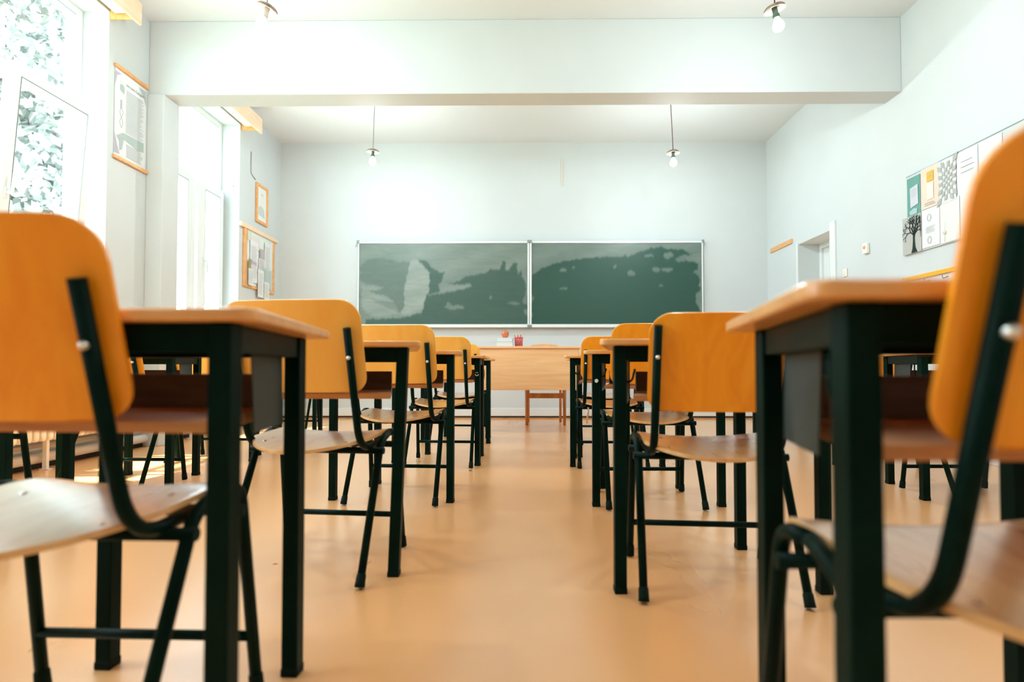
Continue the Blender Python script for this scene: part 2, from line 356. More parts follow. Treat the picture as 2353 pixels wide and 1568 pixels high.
def make_desk(lean=0):
    root = thing('school_desk', '', 'desk', group='trapezoid school desks')
    L = .0178
    for (x, y) in ((-.305, 0), (.305, 0), (-.215, .43), (.215, .43)):
        dx = -lean if (x > 0) else 0
        lg = MB().hexa([(x + dx - L, y - L, .012), (x + dx + L, y - L, .012), (x + dx + L, y + L, .012), (x + dx - L, y + L, .012)],
                       [(x - L, y - L, .742), (x + L, y - L, .742), (x + L, y + L, .742), (x - L, y + L, .742)]).build('leg', 'metal', root, bevel=.003)
        MB().box(x + dx - L - .001, x + dx + L + .001, y - L - .001, y + L + .001, .0004, .018).build('foot_cap', 'rubber', lg, bevel=.002)
    ap = MB().box(-.285, .285, -.012, .012, .698, .742).box(-.195, .195, .418, .442, .698, .742)
    for s in (-1, 1):
        ap.hexa([(s * .317, .02, .698), (s * .293, .02, .698), (s * .205, .41, .698), (s * .229, .41, .698)][::s],
                [(s * .317, .02, .742), (s * .293, .02, .742), (s * .205, .41, .742), (s * .229, .41, .742)][::s])
    ap.build('apron', 'metal', root, bevel=.002)
    o = fillet([(0, -.045, 0), (.372, -.045, 0), (.262, .52, 0), (-.262, .52, 0), (-.372, -.045, 0), (0, -.045, 0)], [.035, .03, .03, .035], 6)
    pts = [(p.x, p.y) for p in o[:-1]]
    MB().prism(pts, .7425, .762).build('desktop', 'topwood', root, bevel=.005)
    hw = lambda y, c=.02: .305 - .2093 * y - .021 - c
    MB().prism([(-hw(.05), .05), (hw(.05), .05), (hw(.40), .40), (-hw(.40), .40)], .571, .589).build('shelf', 'shelfwood', root, bevel=.002)
    MB().box(-hw(.395), hw(.395), .382, .396, .5895, .662).build('shelf_back', 'darkwood', root, bevel=.002)
    for s in (-1, 1):
        xi = lambda y: s * (.305 - .2093 * y - .018)
        a, b_ = .17, .385
        MB().hexa([(xi(a + .02), a + .02, .556), (xi(b_), b_, .556), (xi(b_) + s * .003, b_, .556), (xi(a + .02) + s * .003, a + .02, .556)][::-s],
                  [(xi(a), a, .70), (xi(b_ - .01), b_ - .01, .70), (xi(b_ - .01) + s * .003, b_ - .01, .70), (xi(a) + s * .003, a, .70)][::-s]).build('side_plate', 'plate', root)
    p = [(-.28, .10, .695), (-.28, .10, .65)] + [(-.262 - .018 * math.cos(t), .10, .65 - .02 * math.sin(t)) for t in [math.pi * k / 8 for k in range(1, 8)]] + [(-.243, .10, .655), (-.238, .10, .672)]
    MB().tube(p, .0035, 8).build('bag_hook', 'metal', root)
    return root
desk0 = make_desk(); chair0 = make_chair()
desk_lean = make_desk(.026); chair_low = make_chair(-.052, bw=.207); chair_pale = make_chair(0, True, .225, .188)
used = set()
def place(proto, x, y, rz, label):
    o = proto if proto.name not in used else dup(proto)
    used.add(proto.name); o.location = (x, y, 0); o.rotation_euler = (0, 0, R(rz)); o['label'] = label; return o
for p, x, y, r_, l in [
    (desk0, -.749, .894, -3.5, 'blurred wooden desk with black legs nearest the camera, left of the aisle'),
    (desk_lean, -.696, 1.925, 0, 'school desk in the second row left of the aisle, its right legs leaning'),
    (desk0, -.665, 2.99, -4.7, 'school desk in the third row left of the aisle'),
    (desk0, -.608, 4.132, -11, 'school desk in fourth row left of aisle, white smiley mark on leg'),
    (desk0, -.605, 5.32, -9, 'school desk in the front row left of the aisle, closest to the teacher desk'),
    (desk0, .650, .612, 0, 'large blurred dark desk nearest the camera, right of the aisle'),
    (desk0, .60, 1.79, 0, 'school desk in the second row right of the aisle with scuffed black leg'),
    (desk0, .666, 2.893, 0, 'school desk in the third row right of the aisle, white paint chip on its leg'),
    (desk0, .651, 4.04, 0, 'school desk in the fourth row right of the aisle'),
    (desk0, .755, 5.234, 0, 'school desk in the front row right of the aisle, closest to the teacher desk'),
    (desk0, -2.27, 2.22, 0, 'school desk of the window column glimpsed behind the near left chair'),
    (desk0, -2.272, 3.27, 0, 'school desk by the window radiator, seen through the near left desk'),
    (desk0, -2.25, 4.287, -9, 'sunlit school desk by the windows, fourth row'),
    (desk0, -2.35, 5.78, 0, 'farthest school desk of the column along the windows'),
    (desk0, 2.361, 3.04, 0, 'school desk by the right wall with a white notebook lying on it'),
    (desk0, 2.483, 4.12, 0, 'school desk by the right wall, one row ahead of the notebook desk'),
    (desk0, 2.45, 5.25, 0, 'farthest school desk along the right wall, near the door')]:
    place(p, x, y, r_, l)
for p, x, y, r_, l in [
    (chair0, -.788, .808, -1.5, 'large blurred orange chair nearest the camera on the left, pale glossy seat'),
    (chair_pale, -.722, 1.825, -6, 'orange plywood chair in the second row left of the aisle'),
    (chair_pale, -.651, 2.88, -4, 'orange plywood chair in the third row left of the aisle, nicks on its top edge'),
    (chair_pale, -.572, 3.965, -3, 'orange plywood chair in the fourth row left of the aisle'),
    (chair_pale, -.60, 5.20, -5, 'orange plywood chair in the front row left of the aisle'),
    (chair0, .605, .512, 0.5, 'large blurred dark orange chair cut by the right edge of the photo'),
    (chair_low, .575, 1.682, -5, 'orange plywood chair in the second row right of the aisle, fully lit backrest'),
    (chair0, .639, 2.80, 0, 'orange plywood chair in the third row right of the aisle'),
    (chair0, .612, 3.952, -1, 'orange plywood chair in the fourth row right of the aisle, ribbon on its frame'),
    (chair0, .745, 5.14, 0, 'orange plywood chair in the front row right of the aisle'),
    (chair0, -2.26, 2.02, 0, 'orange chair of the window column, only its leg shows beside the near left chair'),
    (chair0, -2.255, 3.10, 0, 'orange chair by the window radiator, seen below the near left desk'),
    (chair_pale, -2.275, 4.10, -4, 'sunlit orange chair by the windows, fourth row'),
    (chair_pale, -2.33, 5.66, 0, 'farthest orange chair of the column along the windows'),
    (chair0, 2.352, 2.90, 0, 'orange chair at the notebook desk by the right wall'),
    (chair0, 2.455, 4.01, 0, 'orange chair by the right wall, just beyond the notebook desk'),
    (chair0, 2.42, 5.13, 0, 'farthest orange chair along the right wall, near the door')]:
    c = place(p, x, y, r_, l)
    if 'ribbon' in l: RIB = c
    if 'nicks' in l: NICK = c
# small marks that belong to single desks and chairs
def find(word): return [o for o in bpy.data.objects if word in str(o.get('label', ''))][0]
dk = find('smiley'); q = MB()
q.tube([(.305 + .011 * math.cos(t), -.0225, .632 + .011 * math.sin(t)) for t in [math.pi + math.pi * k / 8 for k in range(9)]], .0022, 6)
q.tube([(.299, -.0225, .640), (.299, -.0225, .646)], .0022, 6).tube([(.309, -.0225, .640), (.309, -.0225, .646)], .0022, 6)
o = q.build('paint_mark', 'white', dk); o['label'] = 'white smiley paint mark'
dk = find('white paint chip')
o = MB().add([(-.312, -.0212, .606), (-.302, -.0212, .602), (-.294, -.0212, .612), (-.298, -.0212, .62), (-.306, -.0212, .622), (-.313, -.0212, .616)], [(0, 1, 2, 3, 4, 5)]).build('paint_mark', 'white', dk); o['label'] = 'white paint chip'
rb = MB(); yy = .10
for k in (0, 1):
    P = [Vector((-.165 + .006 * math.sin(t * 5 + k), yy - .01 - .006 * k, .405 - .11 * t)) for t in [i / 10 for i in range(11)]]
    for i in range(10): rb.add([P[i] - Vector((.004, 0, 0)), P[i] + Vector((.004, 0, 0)), P[i + 1] + Vector((.004, 0, 0)), P[i + 1] - Vector((.004, 0, 0))], [(0, 1, 2, 3)])
rb.build('ribbon', flat('ribbon_brown', (.6, .38, .22)), RIB)['label'] = 'brown ribbon'

# ------------------------------------------------------------------ blackboard
BX0, BX1, BZ0, BZ1 = -2.195, 2.40, 1.235, 2.36
YF = 7.80
bbd = thing('blackboard', 'long green double chalkboard with white metal frame on the back wall', 'blackboard', (0.1, YF, 0))
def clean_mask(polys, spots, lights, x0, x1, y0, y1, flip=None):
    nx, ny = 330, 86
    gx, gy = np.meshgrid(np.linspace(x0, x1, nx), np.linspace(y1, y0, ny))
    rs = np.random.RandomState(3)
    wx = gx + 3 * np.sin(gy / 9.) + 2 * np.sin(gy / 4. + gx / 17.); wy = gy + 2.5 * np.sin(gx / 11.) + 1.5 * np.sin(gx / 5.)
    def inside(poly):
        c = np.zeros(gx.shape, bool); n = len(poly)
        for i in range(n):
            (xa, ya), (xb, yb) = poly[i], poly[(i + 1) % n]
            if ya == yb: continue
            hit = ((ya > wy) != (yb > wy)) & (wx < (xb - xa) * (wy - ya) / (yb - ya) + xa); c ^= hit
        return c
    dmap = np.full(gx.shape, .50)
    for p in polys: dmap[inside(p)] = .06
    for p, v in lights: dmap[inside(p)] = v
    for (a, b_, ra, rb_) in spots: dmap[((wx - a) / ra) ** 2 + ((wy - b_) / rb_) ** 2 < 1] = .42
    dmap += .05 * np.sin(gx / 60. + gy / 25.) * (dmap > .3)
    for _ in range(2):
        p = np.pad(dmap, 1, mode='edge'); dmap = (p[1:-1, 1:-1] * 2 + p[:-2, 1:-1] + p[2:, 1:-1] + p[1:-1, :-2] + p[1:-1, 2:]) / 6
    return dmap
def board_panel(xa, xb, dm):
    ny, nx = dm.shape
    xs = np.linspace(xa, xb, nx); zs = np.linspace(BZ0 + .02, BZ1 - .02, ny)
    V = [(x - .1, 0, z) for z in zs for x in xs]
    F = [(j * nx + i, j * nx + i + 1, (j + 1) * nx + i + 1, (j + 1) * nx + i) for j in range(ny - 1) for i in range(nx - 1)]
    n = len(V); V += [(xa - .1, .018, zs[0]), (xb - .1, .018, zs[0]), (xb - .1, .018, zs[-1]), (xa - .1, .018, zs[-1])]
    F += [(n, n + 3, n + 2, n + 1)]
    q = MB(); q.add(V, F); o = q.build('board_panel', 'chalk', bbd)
    at_ = o.data.attributes.new('dust_haze', 'FLOAT', 'POINT'); at_.data.foreach_set('value', list(dm.flatten()) + [0.0] * 4)
PR = [(1188, 300), (1210, 270), (1260, 240), (1340, 205), (1440, 185), (1570, 168), (1700, 163), (1765, 165), (1790, 145), (1800, 170), (1870, 135), (1960, 105), (2020, 98), (2060, 112), (2160, 115), (2225, 155), (2150, 150), (2180, 185), (2255, 210), (2258, 245), (2220, 270), (2265, 290), (2262, 360), (2275, 370), (2235, 430), (2245, 480), (2275, 530), (2290, 630), (1175, 630), (1200, 550), (1185, 520), (1205, 440), (1185, 400)]
PL = [[(120, 575), (340, 568), (480, 530), (500, 420), (580, 410), (690, 390), (795, 362), (790, 345), (720, 352), (640, 342), (715, 325), (750, 298), (880, 272), (910, 250), (980, 250), (990, 195), (1010, 192), (1015, 255), (1040, 250), (1060, 205), (1085, 205), (1090, 280), (1110, 255), (1120, 300), (1145, 350), (1140, 400), (1155, 500), (1170, 630), (100, 630)],
      [(455, 180), (500, 190), (540, 235), (590, 270), (620, 262), (610, 310), (585, 350), (590, 400), (520, 412), (500, 400), (525, 330), (525, 270), (500, 240), (455, 215)]]
PLs = [[(80, 235), (120, 185), (200, 172), (280, 180), (300, 195), (400, 200), (375, 310), (360, 400), (365, 500), (330, 530), (300, 470), (140, 430), (90, 400), (95, 370), (240, 370), (80, 330)]]
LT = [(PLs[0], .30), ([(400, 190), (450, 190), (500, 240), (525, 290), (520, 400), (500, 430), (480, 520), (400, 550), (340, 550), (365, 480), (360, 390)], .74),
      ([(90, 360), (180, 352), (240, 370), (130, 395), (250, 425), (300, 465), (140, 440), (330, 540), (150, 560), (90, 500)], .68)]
dmL = .09 + clean_mask(PL, [(680, 497, 65, 14), (650, 485, 16, 18), (915, 437, 8, 10), (1065, 472, 40, 8), (1140, 450, 18, 25), (1150, 530, 18, 20)], LT, 70, 1160, 78, 610)  # constant offset paints a pale light veil over the left panel's chalk
dmR = clean_mask([PR], [(2065, 155, 32, 22), (2150, 180, 35, 20), (1990, 248, 25, 18), (2060, 250, 38, 12), (1828, 275, 26, 18), (1395, 252, 25, 8), (1462, 237, 9, 8), (1726, 228, 10, 11), (1395, 374, 30, 6), (1940, 157, 30, 7), (2022, 358, 16, 8)], [], 1185, 2280, 72, 612)
XM = .098
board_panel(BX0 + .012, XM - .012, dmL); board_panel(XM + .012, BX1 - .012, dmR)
fr_ = MB()
fr_.box(BX0 - .1, BX1 - .1, -.012, .02, BZ1 - .02, BZ1 + .005); fr_.box(BX0 - .1, BX0 - .085, -.012, .02, BZ0, BZ1); fr_.box(BX1 - .115, BX1 - .1, -.012, .02, BZ0, BZ1)
fr_.box(XM - .127, XM - .104, -.014, .02, BZ0, BZ1).box(XM - .096, XM - .073, -.014, .02, BZ0, BZ1)
fr_.build('frame', 'alu', bbd, bevel=.002)
MB().box(BX0 - .1, BX1 - .1, -.03, .02, BZ0 - .022, BZ0 + .02).build('chalk_ledge', 'white', bbd, bevel=.003)
for x in (BX0 - .1, XM - .1, BX1 - .1):
    for z in (BZ0 - .005, BZ1):
        if z < 2 and x != XM - .1: continue
        hw = .03 if x == XM - .1 else .014
        MB().box(x - hw, x + hw, -.035, .02, z - .018, z + .018).build('corner_clip', 'clip', bbd, bevel=.003)
MB().box(BX0 - .08, BX1 - .12, .02, .058, BZ0 + .05, BZ1 - .05).build('backing', 'white', bbd)

# ------------------------------------------------------------------ teacher's desk, chair and the things on it
TX0, TX1, TY0, TY1, TZ = -.46, .612, 6.22, 6.82, .905
td = thing('teacher_desk', 'tall beech teacher desk with a wide front panel below the blackboard', 'desk', ((TX0 + TX1) / 2, TY0, 0))
hx = (TX1 - TX0) / 2
MB().box(-hx, hx, -.012, .6, TZ - .022, TZ).build('desktop', 'beech', td, bevel=.003)
MB().box(-hx + .02, hx - .02, .012, .03, .44, TZ - .022).build('front_panel', 'beech', td, bevel=.002)
for s in (-1, 1): MB().box(s * (hx - .01) - .009, s * (hx - .01) + .009, .012, .58, .36, TZ - .022).build('side_panel', 'beech', td, bevel=.002)
for s in (-1, 1):
    for y in (.04, .54): MB().box(s * (hx - .034) - .015, s * (hx - .034) + .015, y - .015, y + .015, 0, TZ - .022).build('leg', 'metal', td, bevel=.002)
tch = thing('wooden_chair', 'brown wooden teacher chair behind the beech desk, front legs and rail showing', 'chair', (.276, 6.94, 0))
for s in (-1, 1):
    MB().tube([(s * .222, -.0, 0), (s * .222, 0, .43)], .016, 8, [.017, .023]).build('leg', 'chairwood', tch)
    MB().tube([(s * .20, .42, 0), (s * .20, .38, .45), (s * .19, .44, .90)], .016, 8).build('leg', 'chairwood', tch)
MB().box(-.215, .215, -.012, .012, .318, .378).build('front_rail', 'chairwood', tch, bevel=.002)
sheet(.225, .42, .03, .04, .018, lambda x, t: ((x, t - .02, .44 - .012 * (1 - (x / .225) ** 2)), (0, 0, 1))).build('seat', 'orangewood', tch)
sheet(.2, .16, .03, .07, .012, lambda x, t: ((x, .40 + .1 * t + .02 * (x / .2) ** 2 - .02, .795 + t * (1 + .1 * (1 - (x / .2) ** 2))), (0, -1, .1))).build('backrest', 'orangewood', tch)
def book(name, x, y, z, w_, h, d_, rz, label, cm):
    t = thing(name, label, 'book', (x, y, z), rz, 'books on the teacher desk')
    MB().box(-w_ / 2 + .003, w_ / 2 - .004, -d_ / 2 + .003, d_ / 2 - .003, .003, h - .003).build('pages', 'paper', t)
    MB().box(-w_ / 2, w_ / 2, -d_ / 2, d_ / 2, 0, .003).box(-w_ / 2, w_ / 2, -d_ / 2, d_ / 2, h - .003, h).box(w_ / 2 - .003, w_ / 2, -d_ / 2, d_ / 2, .003, h - .003).build('cover', cm, t, bevel=.0012)
    return t
WC = flat('white_book_cover', (.74, .78, .78), .4); WG = flat('pale_grey_cover', (.50, .62, .62), .4)
book('book', -.187, 6.36, TZ + .0005, .176, .052, .23, 0, 'thick white book lying on the teacher desk under the other book', WG)
book('book', -.182, 6.36, TZ + .053, .162, .040, .22, -3, 'white book on top of the thicker one, with the apple on it', WC)
ap = thing('apple', 'shiny red apple on the white books', 'apple', (-.185, 6.35, TZ + .0965))
prof = [(.001, .003), (.018, .0), (.028, .004), (.036, .02), (.0405, .042), (.0395, .058), (.031, .07), (.018, .0745), (.008, .071), (.001, .066)]
MB().lathe(prof, 28).build('flesh', noisy(mat('apple_skin', (.6, .12, .03), .25, coat=.4), (.50, .08, .03), (.66, .18, .05), (8, 8, 1), 4), ap)
MB().tube([(0, 0, .066), (.003, 0, .082), (.008, 0, .095)], .0016, 6).build('stem', 'bark', ap)
HX, HY = -.038, 6.36
cup = thing('pencil_holder', 'pink and red mesh pencil holder on the teacher desk', 'pencil holder', (HX, HY, TZ))
pk = flat('pink_plastic', (.75, .13, .14), .4)
q = MB(); q.lathe([(0, 0), (.042, 0), (.042, .012), (.040, .012), (.040, .003), (0, .003)], 24); q.lathe([(.044, .092), (.048, .092), (.048, .104), (.044, .104), (.044, .092)], 24)
for k in range(24):
    a = 2 * math.pi * k / 24
    for sg in (-1, 1): q.tube([(.041 * math.cos(a), .041 * math.sin(a), .01), (.045 * math.cos(a + sg * .5), .045 * math.sin(a + sg * .5), .095)], .002, 6)
q.build('basket', pk, cup)
PC = [('white', (.8, .8, .76)), ('teal', (.05, .3, .28)), ('orange', (.85, .35, .04)), ('yellow', (.85, .6, .1)), ('green', (.08, .28, .14)), ('cream', (.8, .62, .4)), ('dark green', (.02, .12, .09)), ('red', (.6, .08, .06)), ('pink', (.8, .35, .35))]
for i, (cn, c) in enumerate(PC):
    a = 2 * math.pi * i / 9 + .3
    b0 = Vector((HX + .018 * math.cos(a), HY + .018 * math.sin(a), TZ + .008)); b1 = Vector((HX + .046 * math.cos(a), HY + .044 * math.sin(a), TZ + .138 + .010 * (i % 3)))
    t = thing('pencil', cn + ' pencil standing in the pink holder', 'pencil', b0, group='pencils in the holder')
    d_ = b1 - b0
    MB().tube([(0, 0, 0), d_ * .88], .0038, 6).build('barrel', flat(cn.replace(' ', '_') + '_pencil_paint', c, .4), t)
    MB().tube([d_ * .88, d_], .0038, 6, [.0038, .0008]).build('tip', 'pine', t)

# ------------------------------------------------------------------ pendant lamps
LW = 29
def pendant(x, y, z, label, cord, sock, bulb, tx, ty, lit, topx=0):
    t = thing('pendant_lamp', label, 'lamp', (x, y, z), group='pendant bulb lamps')
    T = (Matrix.Rotation(R(ty), 3, 'Y') @ Matrix.Rotation(R(tx), 3, 'X'))
    MB().tube([(topx, 0, HC - z - .02), (topx * .45, 0, (HC - z) * .5), (0, 0, .025)], .0042, 8).build('cord', cord, t)
    MB().lathe([(.0, .03), (.028, .028), (.055, .018), (.066, .008), (.069, -.008), (.066, -.008), (.062, .006), (.050, .014), (.0, .02)], 30, tilt=T).build('cap', 'rust', t)
    MB().lathe([(0, .012), (.017, .010), (.019, -.03), (.022, -.045), (.022, -.056), (0, -.056)], 20, tilt=T).build('lamp_socket', sock, t)
    pf = [(.0, -.045), (.015, -.05), (.016, -.062), (.024, -.078), (.034, -.095), (.0375, -.112), (.034, -.13), (.023, -.143), (.010, -.149), (0, -.150)]
    MB().lathe(pf, 24, tilt=T).build('bulb', bulb, t)
    MB().lathe([(.0, -.0), (.03, -.002), (.04, -.02), (0, -.03)][::-1], 16, (topx, 0, HC - z)).build('ceiling_rose', 'white', t)
    if lit:
        l = bpy.data.lights.new('bulb_light', 'POINT'); l.energy = lit; l.color = (.88, .98, 1); l.shadow_soft_size = .05
        lo = bpy.data.objects.new('bulb_light', l); COL.objects.link(lo); lo.parent = t; lo.location = T @ Vector((0, 0, -.21))
    return t
pendant(-1.645, 6.4, 3.06, 'pendant lamp with glowing bulb and grey cord, far left near the blackboard', 'cordgrey', 'socket', 'bulb', 4, 3, LW, .02)
pendant(1.655, 6.4, 3.035, 'pendant lamp with glowing bulb on a dark red cord, far right near the blackboard', 'cordred', 'socket', 'bulb', 0, -2, LW, -.03)
pendant(-1.692, 3.82, 3.06, 'pale tilted pendant lamp at the top left in front of the beam', 'cordgrey', 'whitesocket', 'bulb_off', 4, 22, LW, .0)
pendant(1.66, 3.82, 3.035, 'pendant lamp with brown cap and glowing bulb at the top right', 'cordred', 'socket', 'bulb', 4, -14, LW, .0)
for yy in (1.24, -1.34):  # both rows hang out of view, added as fill light
    for xx, sd in ((-1.68, 'window'), (1.66, 'door')):
        pendant(xx, yy, 3.04, 'added pendant fill lamp over the %s side %s' % (sd, 'just above the camera' if yy > 0 else 'at the rear of the room'), 'cordred', 'socket', 'bulb', 2, 2, LW * (.7 if yy > 0 else .25), 0)

# ------------------------------------------------------------------ left wall: curtain boards, poster, frame, notice board
def curtain_board(y0, y1, label):
    t = thing('curtain_board', label, 'curtain rail', (XL + .002, y1, 3.5), group='wooden curtain boards')
    MB().box(.205, .225, y0 - y1, 0, -.085, .09).build('front_board', 'pine', t, bevel=.002)
    MB().box(0, .205, y0 - y1, 0, .07, .088).build('top_board', 'pine', t)
    MB().box(0, .205, -.05, -.035, -.06, .07).build('bracket', 'orangewood', t, bevel=.002)
    MB().box(.05, .19, y0 - y1, -.06, -.02, .0).build('curtain_track', 'white', t, bevel=.002)
curtain_board(2.2, 4.60, 'pale wooden curtain board above the near window')
curtain_board(5.30, 6.78, 'pale wooden curtain board above the far window beyond the beam')

def on_left(y0, y1, z0, z1, name, label, cat, group=None):
    return thing(name, label, cat, (XL + .002, (y0 + y1) / 2, (z0 + z1) / 2), 90, group)  # local x runs toward +y, local -y out of the wall
def on_right(y0, y1, z0, z1, name, label, cat, group=None, off=.002):
    return thing(name, label, cat, (XR - off, (y0 + y1) / 2, (z0 + z1) / 2), -90, group)  # local x runs toward -y, local -y out of the wall
def lines(x0, x1, z0, z1, n, h, y=-.0032, jitter=.25):
    q = MB()
    for k in range(n):
        z = z1 - (z1 - z0) * (k + .5) / n; e = x1 - (x1 - x0) * jitter * random.random()
        q.add([(x0, y, z), (e, y, z), (e, y, z + h), (x0, y, z + h)], [(0, 1, 2, 3)])
    return q
def poly(pts, y=-.0034): q = MB(); q.add([(x, y, z) for x, z in pts], [tuple(range(len(pts)))]); return q
def sheet_paper(root, w_, h, m='paper', curl=0.0, name='paper'):
    q = MB(); n = 8; V = []; F = []
    for i in range(n + 1):
        for j in range(n + 1):
            u, v = i / n - .5, j / n - .5
            V.append((u * w_, -.0015 - curl * (2 * abs(v)) ** 3 * (.5 + .5 * (v < 0)), v * h))
    for i in range(n):
        for j in range(n): a = i * (n + 1) + j; F.append((a, a + n + 1, a + n + 2, a + 1))
    k = len(V); V += [(x, y + .001, z) for x, y, z in V]; F += [tuple(x + k for x in f[::-1]) for f in F]
    q.add(V, F, True); return q.build(name, m, root)
# portrait poster of a writer with wooden rods
pt = on_left(4.615, 5.015, 2.37, 3.11, 'wall_poster', 'tall school poster with wooden rods hanging beside the near window', 'poster')
hw, hh = .20, .37
sheet_paper(pt, 2 * hw - .01, 2 * hh - .03, 'paper')
for z in (hh, -hh): MB().box(-hw - .008, hw + .008, -.022, 0, z - .014, z + .014).build('wooden_rod', 'orangewood', pt, bevel=.004)
lines(-.06, .17, -.13, .23, 30, .0035).build('printed_text', 'ink', pt)
lines(-.05, .16, -.33, -.22, 9, .004).build('printed_text', 'ink', pt)
text_mesh('Ion Luca Caragiale', .031, 'inkdark', 'poster_title', pt, Matrix.Translation((.055, -.0035, .262)) @ Matrix.Rotation(R(90), 4, 'X'))
pale = flat('pale_teal_print', (.40, .49, .47)); palep = flat('pale_violet_print', (.45, .42, .52)); pink = flat('faint_pink', (.75, .66, .64))
poly([(-.13, .20), (-.085, .18), (-.08, .22), (-.09, .245), (-.12, .25), (-.135, .235)]).build('portrait_body', pale, pt)
MB().lathe([(.0, -.0), (.022, -.0)], 16, (-.108, -.004, .275), Matrix.Rotation(R(90), 3, 'X')).build('portrait_head', flat('pale_skin_print', (.72, .74, .72)), pt)
poly([(-.19, -.33), (-.13, -.33), (-.16, -.26), (-.19, -.17)]).build('corner_print', palep, pt)
poly([(-.19, .33), (-.12, .33), (-.17, .30), (-.19, .22)]).build('corner_print', palep, pt)
poly([(.10, .33), (.19, .33), (.19, .2), (.17, .26)]).build('corner_print', pale, pt)
poly([(-.09, -.14), (.17, -.13), (.17, -.21), (.10, -.22), (-.08, -.19), (-.10, -.28), (-.13, -.30), (-.135, -.22), (-.17, -.19), (-.13, -.165)]).build('printed_picture', pale, pt)
q = MB()
for s in (-1, 1): q.tube([(-.115 + s * .018 * math.sin(k / 12 * 6.28), -.004, .06 - k * .014) for k in range(13)], .0013, 5)
q.box(-.125, -.108, -.0045, -.003, .05, .12); q.build('ornament', pale, pt)
# framed portrait
fp = on_left(7.11, 7.43, 2.47, 2.96, 'picture_frame', 'small orange wooden frame with a faint portrait above the notice board', 'picture')
hw, hh = .16, .245; q = MB()
q.box(-hw, -hw + .035, -.022, 0, -hh, hh).box(hw - .035, hw, -.022, 0, -hh, hh).box(-hw + .035, hw - .035, -.022, 0, hh - .035, hh).box(-hw + .035, hw - .035, -.022, 0, -hh, -hh + .035)
q.build('frame', 'orangewood', fp, bevel=.003)
MB().box(-hw + .035, hw - .035, -.008, 0, -hh + .035, hh - .035).build('print', flat('grey_print_paper', (.70, .76, .74)), fp)
poly([(-.09, -.14), (.09, -.16), (.07, -.06), (.03, -.03), (-.04, -.02), (-.09, -.05)], -.0088).build('portrait_coat', flat('faint_grey', (.52, .58, .57)), fp)
poly([(.035 * math.cos(t) * 1.5 + .0, .06 + .07 * math.sin(t)) for t in [k * math.pi / 8 for k in range(16)]], -.0088).build('portrait_face', flat('faint_face', (.72, .73, .70)), fp)
poly([(-.05, .09), (-.02, .14), (.04, .14), (.055, .08), (.03, .11), (-.03, .11)], -.0092).build('portrait_hair', flat('faint_hair', (.58, .62, .6)), fp)
# notice board and its papers
nb = on_left(6.80, 7.64, 1.635, 2.32, 'notice_board', 'orange framed notice board covered with papers near the blackboard corner', 'notice board')
hw, hh = .42, .343; q = MB()
q.box(-hw, -hw + .07, -.022, 0, -hh, hh).box(hw - .05, hw, -.022, 0, -hh, hh).box(-hw + .07, hw - .05, -.022, 0, -hh, -hh + .035)
q.build('frame', 'orangewood', nb, bevel=.003)
MB().box(-hw + .07, hw - .05, -.012, 0, -hh + .035, hh).build('panel', flat('pale_green_felt', (.66, .75, .73)), nb)
MB().box(-hw - .10, hw + .07, -.035, 0, hh - .0, hh + .05).build('top_rail', 'pine', nb, bevel=.003)
Ym, Zm = 7.22, 1.9775
PP = [(-.285, .28, .10, .12, 'green', (.68, .78, .62), 'small pale green note in the top left corner of the notice board'),
      (-.14, .22, .26, .15, 'pink', (.80, .76, .74), 'wide pinkish sheet under the top rail of the notice board'),
      (-.17, -.02, .21, .50, 'white', (.86, .86, .89), 'long white printed sheet on the left part of the notice board'),
      (.21, .10, .19, .36, 'white', (.86, .88, .90), 'tall white sheet pinned at the upper right of the notice board'),
      (.045, .11, .14, .13, 'olive', (.55, .53, .38), 'small olive bordered photo in the middle of the notice board'),
      (.02, -.03, .17, .17, 'lilac', (.72, .72, .76), 'lilac grey sheet below the olive bordered photo'),
      (.24, -.17, .15, .24, 'teal', (.60, .72, .70), 'pale teal leaflet at the right edge of the notice board'),
      (.12, -.14, .13, .20, 'teal', (.58, .70, .69), 'grey teal leaflet in the lower middle of the notice board'),
      (-.01, -.26, .16, .34, 'white', (.87, .88, .88), 'white sheet hanging below the frame of the notice board'),
      (.155, -.33, .15, .22, 'white', (.87, .88, .88), 'white letter hanging lowest at the bottom of the notice board'),
      (-.315, -.07, .06, .12, 'ochre', (.42, .33, .12), 'small dark ochre card beside the left frame of the notice board'),
      (-.29, -.22, .12, .20, 'white', (.84, .86, .85), 'white sheet in the lower left corner of the notice board')]
for i, (x, z, w_, h, cn, c, lb) in enumerate(PP):
    t = thing('paper_notice', lb, 'paper', (XL + .018 + .0021 * i, Ym + x, Zm + z), 90, 'papers on the notice board')
    sheet_paper(t, w_, h, flat('notice_' + cn, tuple(q * .85 for q in c)), .0008)
    if h > .15: lines(-w_ * .38, w_ * .38, -h * .4, h * .38, int(h / .022), .004).build('printed_text', 'ink', t)
    if i == 2: poly([(-.08, .02), (.06, .0), (.06, -.04), (-.08, -.02)], -.0045).build('printed_picture', palep, t); poly([(-.08, -.15), (-.01, -.17), (-.08, -.19)], -.0045).build('printed_picture', pale, t)
    if i == 4: poly([(-.05, -.04), (.05, -.04), (.05, .04), (-.05, .04)], -.0045).build('printed_picture', palep, t)
cb = MB().tube(fillet([(-3.262, 6.98, 3.28), (-3.262, 6.98, 3.02), (-3.262, 7.10, 2.98)], .03), .005, 8).build('wall_cable', 'cordgrey')
tag(cb, 'thin bent cable on the left wall beyond the far window', 'cable')

